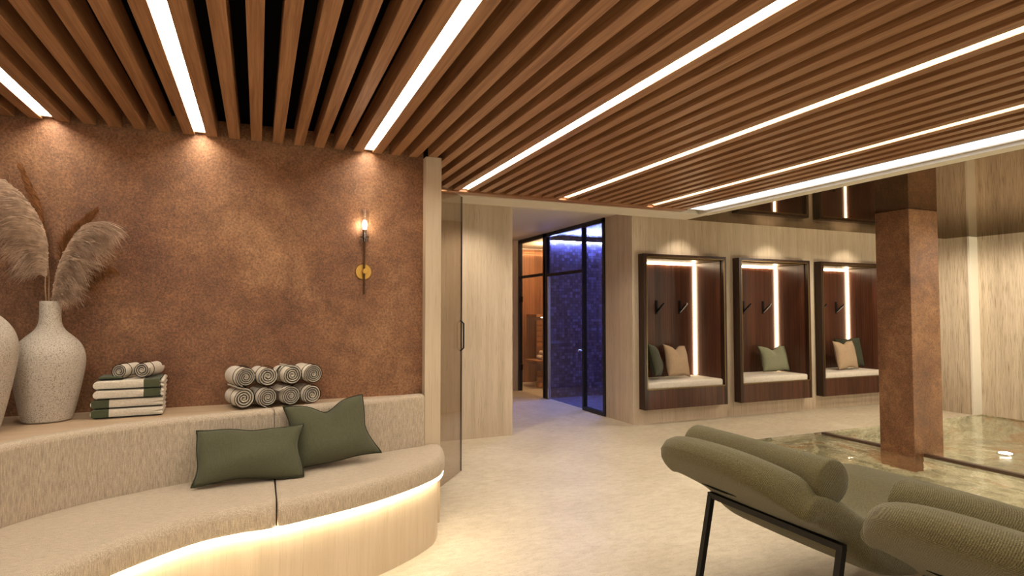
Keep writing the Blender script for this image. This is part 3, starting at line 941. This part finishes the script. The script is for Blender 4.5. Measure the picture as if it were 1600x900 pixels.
# ------------------------------------------------------------------ seating niches
def niche(x0, idx):
    nm = ['left niche, nearest the steam room', 'middle niche of three in the travertine wall', 'right niche, half behind the copper column'][idx]
    t = thing('seating_niche', 'dark walnut seat niche with glowing corner strip, ' + nm, 'seating niche', (x0 + NW/2, YB, 0), 0, 'seating niches in the travertine wall')
    X0, X1 = -NW/2, NW/2
    yf = -0.115; yb = 0.44; ft = 0.042
    z0, z1 = NZ0, NZ1; zs = 0.425
    bm = B()
    for b in ((X0, X0 + ft, z0, z1), (X1 - ft, X1, z0, z1), (X0 + ft, X1 - ft, z1 - ft, z1)):
        box(bm, b[0], b[1], yf, yb, b[2], b[3])
    o = obj('frame', bm, M['walnut_frame'], t)
    bm = B()
    for b in ((X0 + ft - .012, X0 + ft, zs, z1 - ft), (X1 - ft, X1 - ft + .012, zs, z1 - ft), (X0 + ft, X1 - ft, z1 - ft, z1 - ft + .012), (X0 + ft, X1 - ft, zs - .012, zs)):
        box(bm, b[0] + 0.0003, b[1] - 0.0003, yf - 0.004, yf + 0.03, b[2], b[3])
    o = obj('edge_trim', bm, M['bronze'], t); o['label'] = 'thin bronze inner edge'
    bm = B(); box(bm, X0 + ft, X1 - ft, yf + 0.004, yb, z0, zs - 0.0125)
    o = obj('seat_base', bm, M['walnut'], t)
    bm = B(); box(bm, X0 + ft, X1 - ft, yb - 0.02, yb, zs - 0.012, z1 - ft)
    o = obj('back_panel', bm, M['walnut'], t)
    bm = B(); box(bm, X1 - ft - 0.012, X1 - ft - 0.0005, yf + 0.05, yb - 0.021, zs, z1 - ft)
    obj('side_panel', bm, M['walnut'], t)
    bm = B(); box(bm, X0 + ft + .0005, X0 + ft + 0.012, yf + 0.05, yb - 0.021, zs, z1 - ft)
    obj('side_panel', bm, M['walnut'], t)
    bm = B(); box(bm, X0 + ft + .012, X1 - ft - .012, yf + 0.05, yb - 0.021, z1 - ft - 0.012, z1 - ft - .0005)
    o = obj('top_panel', bm, M['bronze'], t); o['label'] = 'bronze lined niche top'
    bm = B(); box(bm, X0 + ft + 0.013, X1 - ft - 0.013, yf + 0.012, yb - 0.022, zs - 0.011, zs + 0.075, 0.022, 3)
    o = obj('seat_cushion', bm, M['niche_fabric'], t, True, False, 40); o['label'] = 'ivory seat cushion'
    bm = B(); box(bm, X1 - ft - 0.036, X1 - ft - 0.013, yb - 0.040, yb - 0.021, zs + .076, z1 - ft - 0.04); obj('light_strip', bm, M['niche_led'], t)['label'] = 'vertical light strip in the corner'
    bm = B(); box(bm, X0 + ft + 0.013, X1 - ft - 0.013, yb - 0.040, yb - 0.021, z1 - ft - 0.034, z1 - ft - .013); obj('light_strip', bm, M['niche_led'], t)['label'] = 'light strip along the top'
    for hx in (X0 + 0.57, X0 + 0.935):
        bm = B()
        box(bm, hx - 0.017, hx + 0.017, yb - 0.036, yb - 0.0205, 1.31, 1.49, 0.003, 1)
        beam(bm, (hx, yb - 0.03, 1.335), (hx + 0.03, yb - 0.12, 1.43), 0.026, 0.022)
        beam(bm, (hx + 0.028, yb - 0.115, 1.425), (hx + 0.042, yb - 0.135, 1.455), 0.030, 0.018)
        o = obj('coat_hook', bm, M['blackmetal'], t); o['label'] = 'black coat hook'
    return t
for i, x in enumerate(NX): niche(x, i)
ZP = 0.514
NG = 'pillows in the seating niches'
pillow('niche_pillow', 'dark green pillow at the left side of the left niche', M['pil_dark'], M['pipe_green'], (4.57, 6.13, ZP + .03), (rad(-14), rad(6), rad(44)), 0.42, 0.40, 0.15, 0.0, 0.05, NG, 21)
pillow('niche_pillow', 'tan pillow leaning in front of the green one in the left niche', M['pil_beige'], M['pipe_beige'], (4.905, 6.15, ZP + .014), (rad(-14), rad(4), rad(14)), 0.43, 0.40, 0.15, 0.12, 0.08, NG, 22)
pillow('niche_pillow', 'sage green pillow alone in the middle niche', M['pil_sage'], M['pipe_green'], (6.625, 6.22, ZP), (rad(-16), rad(0), rad(-4)), 0.47, 0.36, 0.15, 0.12, 0.08, NG, 23)
pillow('niche_pillow', 'tan pillow at the left of the right niche', M['pil_beige'], M['pipe_beige'], (7.90, 6.11, ZP), (rad(-12), rad(0), rad(6)), 0.47, 0.41, 0.15, 0.11, 0.08, NG, 24)
pillow('niche_pillow', 'dark green pillow right of the tan one in the right niche', M['pil_dark'], M['pipe_green'], (8.155, 6.25, ZP + .012), (rad(-12), rad(-4), rad(-30)), 0.36, 0.42, 0.15, 0.0, 0.05, NG, 25)

# ------------------------------------------------------------------ open glass door
hx, hy = 1.085, 4.19
ex, ey = 1.592, 4.85
L = math.hypot(ex - hx, ey - hy); az = math.atan2(ey - hy, ex - hx)
t = thing('door_1', 'tall frameless bronze glass door standing open beside the bench', 'door', (hx, hy, 0), az)
t['kind'] = 'structure'
bm = B(); box(bm, 0.0, L - 0.0085, -0.005, 0.005, 0.008, HM - 0.004); obj('pane', bm, M['tint_glass'], t)
bm = B(); box(bm, L - 0.008, L, -0.006, 0.006, 0.008, HM - 0.004); obj('edge', bm, m_plain('dark_glass_edge', (0.045, 0.028, 0.014), 0.3), t)['label'] = 'dark polished edge'
bm = B()
for s in (-1,):
    yy = s*0.034
    tube(bm, [(L - 0.04, s*0.005, 1.015), (L - 0.04, yy, 1.04), (L - 0.04, yy, 1.245), (L - 0.04, s*0.005, 1.27)], 0.007, 10)
obj('handle', bm, M['blackmetal'], t)['label'] = 'black pull handle'

# ------------------------------------------------------------------ steam room and sauna
GX = 4.12
def steam():
    t = thing('window_1', 'fixed black framed glass front of the blue mosaic steam room', 'glass front', (GX, 7.5, 0)); t['kind'] = 'structure'
    bm = B()
    w = 0.05
    for y in (6.645, 8.32): box(bm, GX - .02, GX + .04, y - w/2, y + w/2, 0, HC)
    box(bm, GX - .021, GX + .041, 7.165, 7.20, 0, HC)
    box(bm, GX - .02, GX + .04, 6.62, 8.34, HC - 0.06, HC - 0.001)
    box(bm, GX - .02, GX + .04, 7.20, 8.30, 1.885, 1.925)
    box(bm, GX - .02, GX + .04, 6.66, 7.17, 0, 0.05)
    obj('frame', bm, M['darksteel'], t, world=True)
    bm = B(); box(bm, GX + .004, GX + .012, 6.67, 7.165, 0.05, HC - .06); obj('pane', bm, M['glass'], t, world=True)
    bm = B(); box(bm, GX + .004, GX + .012, 7.20, 8.295, 1.925, HC - .06); obj('pane', bm, M['glass'], t, world=True)
    d = thing('door_2', 'glass door leaf of the steam room under the black transom', 'door', (GX, 8.27, 0)); d['kind'] = 'structure'
    bm = B(); box(bm, GX + .002, GX + .012, 7.21, 8.25, 0.012, 1.88); obj('pane', bm, M['glass'], d, world=True)
    bm = B(); box(bm, GX - .012, GX + .026, 8.25, 8.285, 0.012, 1.88); obj('stile', bm, M['chrome'], d, world=True)
    bm = B(); cyl(bm, (GX - .045, 7.26, .80), (GX - .005, 7.26, .80), 0.018, 16); cyl(bm, (GX + .0, 7.26, .80), (GX + .05, 7.26, .80), 0.012, 16); obj('knob', bm, M['chrome'], d, world=True)
    # mosaic shell
    bm = B(); box(bm, GX + .05, 6.6, 8.345, 8.40, 0, HC)
    struct('wall_steam_end', bm, M['mosaic'], 'navy mosaic end wall inside the steam room', 'wall')
    bm = B(); box(bm, 6.5, 6.6, 6.63, 8.345, 0, HC); box(bm, GX + .08, 6.5, 6.63, 6.66, 0, HC)
    struct('wall_steam_side', bm, M['mosaic'], 'navy mosaic side wall inside the steam room', 'wall')
    bm = B(); box(bm, GX + .04, 6.5, 6.66, 8.345, -0.04, 0.0)
    struct('floor_steam', bm, M['mosaic'], 'blue mosaic floor of the steam room', 'floor')
    bm = B(); box(bm, GX + .045, 6.5, 6.66, 8.345, HC - 0.03, HC - 0.003)
    struct('ceiling_steam', bm, M['star'], 'sparkling silver mosaic ceiling of the steam room', 'ceiling')
    t = thing('cove_light', 'blue light strip along the top of the mosaic wall', 'light strip', (5.3, 8.27, 2.44))
    bm = B(); box(bm, -1.10, 1.18, 0.030, 0.058, 0.0, 0.010); obj('diffuser', bm, M['blue_led'], t)
    bm = B(); box(bm, -1.10, 1.18, 0.028, 0.074, 0.011, 0.016); obj('channel', bm, M['darksteel'], t)
steam()

def sauna():
    t = thing('window_2', 'black framed glass front of the cedar sauna at the passage end', 'glass front', (GX, 8.9, 0)); t['kind'] = 'structure'
    bm = B()
    for y in (8.405, 9.365): box(bm, GX - .02, GX + .04, y - .025, y + .025, 0, HC)
    box(bm, GX - .02, GX + .04, 8.38, 9.39, HC - .06, HC - .001); box(bm, GX - .02, GX + .04, 8.43, 9.34, 1.905, 1.945)
    obj('frame', bm, M['darksteel'], t, world=True)
    bm = B(); box(bm, GX + .004, GX + .012, 8.43, 9.34, 1.945, HC - .06); obj('pane', bm, M['glass'], t, world=True)
    bm = B(); box(bm, GX + .004, GX + .012, 8.43, 9.34, 0.01, 1.905); obj('pane', bm, M['glass'], t, world=True)
    bm = B()
    for z in (0.35, 1.5): box(bm, GX - .018, GX + .03, 9.30, 9.345, z, z + .1)
    obj('hinge', bm, M['blackmetal'], t, world=True)
    bm = B(); box(bm, GX, 6.6, 10.4, 10.5, 0, HC); box(bm, 6.5, 6.6, 8.41, 10.4, 0, HC); box(bm, GX, GX + .03, 9.40, 10.4, 0, HC); box(bm, GX + .05, 6.5, 8.402, 8.42, 0, HC)
    struct('wall_sauna', bm, M['sauna'], 'cedar board walls inside the sauna', 'wall')
    bm = B(); box(bm, GX + .04, 6.5, 8.42, 10.4, HC - .03, HC - .003)
    struct('ceiling_sauna', bm, M['plaster'], 'pale ceiling inside the sauna', 'ceiling')
    bm = B(); box(bm, GX + .04, 6.5, 8.405, 10.4, -.04, 0.0)
    struct('floor_sauna', bm, M['floor'], 'beige floor inside the sauna', 'floor')
    s = thing('sauna_bench', 'two-step cedar sauna bench seen through the passage glass', 'bench', (5.5, 10.0, 0))
    bm = B(); box(bm, 4.71, 6.495, 9.95, 10.395, 1.24, 1.29, .004); obj('upper_seat', bm, M['sauna_board'], s, world=True)
    bm = B(); box(bm, 4.48, 6.495, 9.45, 9.94, 0.43, 0.48, .004); obj('lower_seat', bm, M['sauna_board'], s, world=True)
    for z0, z1, y in ((0.49, 1.20, 9.96), (0.02, 0.40, 9.47)):
        bm = B()
        n = int((z1 - z0)/0.10); xs = 4.72 if z0 > .3 else 4.49
        for k in range(n): box(bm, xs, 6.495, y, y + .03, z0 + k*.10, z0 + k*.10 + .085, .003)
        obj('riser_boards', bm, M['sauna_board'], s, world=True)
    for z, y in ((1.225, 9.955), (0.415, 9.455)):
        bm = B(); box(bm, 4.81, 6.495, y, y + .012, z, z + .012); obj('light_strip', bm, M['sauna_led'], s, world=True)
    l = thing('cove_light', 'warm light strip along the top of the cedar sauna wall', 'light strip', (5.3, 10.37, 2.44))
    bm = B(); box(bm, -1.14, 1.19, 0.0, 0.028, 0.0, 0.012); obj('diffuser', bm, M['sauna_led'], l)
    bm = B(); box(bm, -1.14, 1.19, -0.006, -0.001, -0.004, 0.012); obj('channel', bm, M['sauna_board'], l)
    k = thing('rolled_towel', 'small white towel on the lower sauna bench', 'towel', (4.72, 9.66, 0.481))
    bm = B()
    for dx, dz, r in ((-.07, .04, .04), (.02, .045, .045), (-.02, .115, .042)):
        cyl(bm, (dx, -.12, dz), (dx + .02, .12, dz), r, 18)
    obj('cloth', bm, M['towel'], k, True, False, 50)
sauna()

# ------------------------------------------------------------------ pool, water, column
DX0, DX1 = 5.81, 5.87
pool = thing('pool', 'sunken pool lined with green and cream marble tiles', 'pool', ((PX0 + PX1)/2, 2.6, 0))
ZD, ZS = -1.15, -0.30
bm = B()
quad(bm, (PX0, PY0, ZD), (DX0, PY0, ZD), (DX0, FE, ZD), (PX0, FE, ZD))
quad(bm, (PX0, FE, ZD), (DX0, FE, ZD), (DX0, FE, -.001), (PX0, FE, -.001))
quad(bm, (PX0, PY0, ZD), (DX0, PY0, ZD), (DX0, PY0, -.001), (PX0, PY0, -.001))
quad(bm, (PX0, PY0, ZD), (PX0, FE, ZD), (PX0, FE, -.001), (PX0, PY0, -.001))
quad(bm, (DX0, PY0, ZD), (DX0, FE, ZD), (DX0, FE, -.036), (DX0, PY0, -.036))
obj('deep_basin', bm, M['marble'], pool, world=True)['label'] = 'deep marble basin beside the loungers'
bm = B()
quad(bm, (DX1, PY0, ZS), (8.739, PY0, ZS), (8.739, FE, ZS), (DX1, FE, ZS))
quad(bm, (DX1, FE, ZS), (8.739, FE, ZS), (8.739, FE, -.001), (DX1, FE, -.001))
quad(bm, (DX1, PY0, ZS), (8.739, PY0, ZS), (8.739, PY0, -.001), (DX1, PY0, -.001))
quad(bm, (DX1, PY0, ZS), (DX1, FE, ZS), (DX1, FE, -.036), (DX1, PY0, -.036))
quad(bm, (8.739, PY0, ZS), (8.739, FE, ZS), (8.739, FE, -.001), (8.739, PY0, -.001))
obj('shallow_basin', bm, M['marble'], pool, world=True)['label'] = 'shallow marble basin along the right wall'
bm = B(); box(bm, DX0, DX1, PY0, 3.734, -.0355, 0.0, .003, 1); box(bm, DX0, DX1, 4.076, FE, -.0355, 0.0, .003, 1)
obj('divider_rim', bm, m_plain('brown_stone_rim', (0.10, 0.055, 0.03), 0.4), pool, world=True)['label'] = 'brown stone rim between the basins'
bm = B(); lathe(bm, [(.0, 0), (.085, 0), (.085, .012), (.07, .016), (0.0005, .016)], (0, 0, 0), 28); 
lamp = thing('pool_light', 'round underwater lamp glowing on the shallow pool floor', 'pool light', (7.93, 4.17, ZS + .001)); obj('housing', bm, M['chrome'], lamp, True, False, 40)
bm = B(); lathe(bm, [(.0005, .0165), (.066, .0165), (.05, .024), (.0005, .026)], (0, 0, 0), 28); obj('lens', bm, M['pool_lamp'], lamp, True)
def water(x0, x1, z, mat, label):
    bm = B()
    quad(bm, (x0, PY0 + .001, z), (x1, PY0 + .001, z), (x1, FE - .001, z), (x0, FE - .001, z))
    o = obj('pool_water', bm, mat)
    tag(o, label, 'water', None, 'stuff')
water(PX0 + .001, DX0 - .001, -.026, M['water_deep'], 'clear water of the deep basin between loungers and column')
water(DX1 + .001, 8.738, -.012, M['water_shallow'], 'clear water of the shallow basin right of the column')

t = thing('copper_column', 'square rust copper column standing in the pool', 'column', (5.905, 3.905, 0)); t['kind'] = 'thing'
bm = B(); box(bm, 5.69, 6.115, 3.735, 4.075, -0.6, HM - .0005, .004, 1)
obj('shaft', bm, M['copper'], t, world=True)

# ------------------------------------------------------------------ chaise longues
def chaise(loc, label):
    t = thing('chaise_longue', label, 'lounger', loc, 0, 'olive chaise longues by the pool')
    W = 0.83
    outer = [(-.415, .755), (-.40, .712), (-.33, .655), (-.17, .555), (.0, .453), (.10, .355), (.22, .29), (.45, .262), (.75, .31), (1.0, .33), (1.25, .25), (1.45, .17)]
    inner = [(1.50, .25), (1.30, .37), (1.05, .475), (.80, .495), (.60, .45), (.45, .425), (.32, .445), (.20, .495), (.08, .56), (-.05, .645), (-.16, .72), (-.26, .772), (-.34, .792), (-.39, .785)]
    po = catmull([(x, 0, z) for x, z in outer], 6); pi_ = catmull([(x, 0, z) for x, z in inner], 6)
    prof = [(p.x, p.z) for p in po] + [(p.x, p.z) for p in pi_]
    n = len(prof)
    # inset copies of the outline give softly rounded sides
    def inset_prof(d):
        out = []
        for i in range(n):
            a, b = Vector(prof[i-2]), Vector(prof[(i+2) % n])
            tg = (b - a).normalized(); nn = Vector((-tg.y, tg.x))
            raw = prof[i][0]*(-.78) + (prof[i][1] - .50)*.62
            e = d*(1 - 0.68*smoothstep(.26, .46, raw))        # the tip is thin: inset it less
            out.append((prof[i][0] + nn.x*e, prof[i][1] + nn.y*e))
        return out
    area = sum(prof[i][0]*prof[(i+1) % n][1] - prof[(i+1) % n][0]*prof[i][1] for i in range(n))
    sg = 1 if area > 0 else -1
    rings = []
    R = 0.055
    st = []
    for a in range(0, 7):
        an = PI/2*a/6
        st.append((R*(1 - math.sin(an)), R*(1 - math.cos(an))))
    for ins, y in st: rings.append((ins, y))
    mids = [R + (W - 2*R)*q/20 for q in range(1, 20)]
    full = rings + [(-0.006*math.sin(PI*y/W), y) for y in mids] + [(i_, W - y_) for i_, y_ in reversed(rings)]
    bm = B()
    rr = []
    for ins, y in full:
        a = min(1.0, abs(y - W/2)/(W/2))
        g = max(0.52, (1 - a**2.7)**(1/2.7))          # the top corners of the back are well rounded
        sec = []
        for x, z in inset_prof(sg*ins):
            d = (x*(-.78) + (z - .50)*.62)
            k = (1 - g)*smoothstep(-.05, .42, d)
            if d > 0: x, z = x + .78*d*k, z - .62*d*k
            sec.append(Vector((x, y - W/2 + .02, z)))
        rr.append(sec)
    loft(bm, rr)
    obj('pad', bm, M['knit'], t, True, False, 60)
    # headrest roll
    bm = B(); r = 0.085; hw = 0.385
    prof2 = [(0.002, -hw - .004), (r*0.6, -hw - .003), (r*0.93, -hw), (r*.985, -hw + .004), (r, -hw + .011)] + [(r, -hw + .011 + (2*hw - .022)*k/8) for k in range(1, 8)] + [(r, hw - .011), (r*.985, hw - .004), (r*.93, hw), (r*.6, hw + .003), (.002, hw + .004)]
    seg = 36
    loft(bm, [[Vector((-.080 + q*math.cos(2*PI*k/seg), y, .700 + q*math.sin(2*PI*k/seg))) for k in range(seg)] for q, y in prof2])
    obj('headrest_roll', bm, M['knit'], t, True, False, 60)
    # seam across the back, its shadow line drawn as a black tube
    bm = B(); pts = [(-.062 - .004, y, .508 - (0.004 if abs(y - .09) < .05 else 0)) for y in (-.02, .06, .13, .21)]
    tube(bm, [(-.148, .05, .5325), (-.149, .12, .5325), (-.149, .19, .5325), (-.148, .27, .5325)], [0.001, .0055, .0055, .001], 6)
    obj('seam', bm, M['cord_black'], t)
    # tube frame
    hw = 0.36; w = 0.026
    bm = B()
    beam(bm, (-.014, -hw - w/2, .438), (-.014, hw + w/2, .438), w, w)
    beam(bm, (.95, -hw - w/2, .285), (.95, hw + w/2, .285), w, w)
    for s in (-1, 1):
        beam(bm, (.0, s*(hw - .10), .425), (.42, s*(hw - .10), .248), w*.8, w*.8)
        beam(bm, (.42, s*(hw - .10), .25), (.95, s*(hw - .10), .285), w*.8, w*.8)
    obj('frame', bm, M['blackmetal'], t)
    for x, xf, z in ((-.014, -.105, .438), (.95, 1.03, .285)):
        for s in (-1, 1):
            bm = B(); beam(bm, (x, s*hw, z), (xf, s*hw, 0.0), w, w); obj('leg', bm, M['blackmetal'], t)
    return t
c1 = chaise((2.10, 2.02, 0), 'olive knit chaise longue with its whole back and black frame in view')
dup(c1, (2.10, 0.985, 0), None, 'olive knit chaise longue in the bottom right corner, cut by the frame')

# ------------------------------------------------------------------ lamps of the room and added fill lights
def light(name, typ, loc, energy, color, **kw):
    l = bpy.data.lights.new(name, typ); l.energy = energy; l.color = color
    for k, v in kw.items(): setattr(l, k, v)
    o = bpy.data.objects.new(name, l); link(o); o.location = loc
    return o
WARM = (1.0, 0.86, 0.69)
for x in NX:
    light('niche_downlight', 'SPOT', (x + 0.60, 5.69, HC - 0.02), 10, WARM, spot_size=rad(98), spot_blend=0.5, shadow_soft_size=0.03)
for x, y in ((7.5, 2.6), (7.4, 4.3)):
    light('pool_side_fill', 'SPOT', (x, y, HM - 0.02), 42, WARM, spot_size=rad(178), spot_blend=0.35, shadow_soft_size=0.05)  # added fill for the walls beside the pool, no such downlights visible
for x, y, e in ((2.0, 5.55, 22), (3.3, 5.55, 18)):
    light('passage_downlight', 'SPOT', (x, y, HC - 0.02), e, WARM, spot_size=rad(120), spot_blend=0.8, shadow_soft_size=0.05)
for y in (1.2, 2.4, 3.6):
    o = light('underwater_fill', 'AREA', (PX0 + 0.02, y, -0.55), 6, (1.0, 0.90, 0.70), shape='RECTANGLE', size=0.4, size_y=0.3)  # added fill, since lamplight from above does not pass the refracting water
    o.rotation_euler = (0, rad(-90), 0)
o = light('underwater_fill', 'AREA', (7.25, PY0 + 0.03, -0.15), 45, (1.0, 0.92, 0.72), shape='RECTANGLE', size=2.4, size_y=0.2)  # unseen fill added to brighten the shallow basin
o.rotation_euler = (rad(90), 0, 0)
light('steam_fill', 'AREA', (5.0, 7.4, HC - 0.04), 8, (0.30, 0.36, 1.0), shape='RECTANGLE', size=1.2, size_y=0.9, spread=rad(110))  # added fill strengthening the blue spill on the floor, no lamp visible
light('sauna_fill', 'POINT', (4.7, 9.3, 2.4), 26, (1.0, 0.66, 0.38), shadow_soft_size=0.1)  # added fill to brighten the cedar boards, no lamp visible there

w = bpy.data.worlds.new('World'); sc.world = w; w.use_nodes = True
bg = w.node_tree.nodes['Background']
bg.inputs['Color'].default_value = (1.0, 0.87, 0.74, 1)
bg.inputs['Strength'].default_value = 0.30

# ------------------------------------------------------------------ camera and view
cam = bpy.data.cameras.new('Camera'); co = bpy.data.objects.new('Camera', cam); link(co)
cam.sensor_width = 36.0; cam.lens = 36.0*934/1600
cam.clip_start = 0.05; cam.clip_end = 100
co.location = (0, 0, 1.35)
co.rotation_euler = (PI/2 + math.atan2(36, 934), 0, -rad(23.0))
sc.camera = co
sc.view_settings.view_transform = 'Standard'
sc.view_settings.look = 'None'
sc.view_settings.gamma = 1.0
sc.view_settings.use_curve_mapping = False
sc.view_settings.exposure = 1.4
sc.cycles.use_denoising = True
sc.cycles.max_bounces = 12
sc.cycles.diffuse_bounces = 5
sc.cycles.glossy_bounces = 5
sc.cycles.transmission_bounces = 8
sc.cycles.transparent_max_bounces = 12
sc.cycles.sample_clamp_indirect = 6.0
sc.cycles.blur_glossy = 0.5
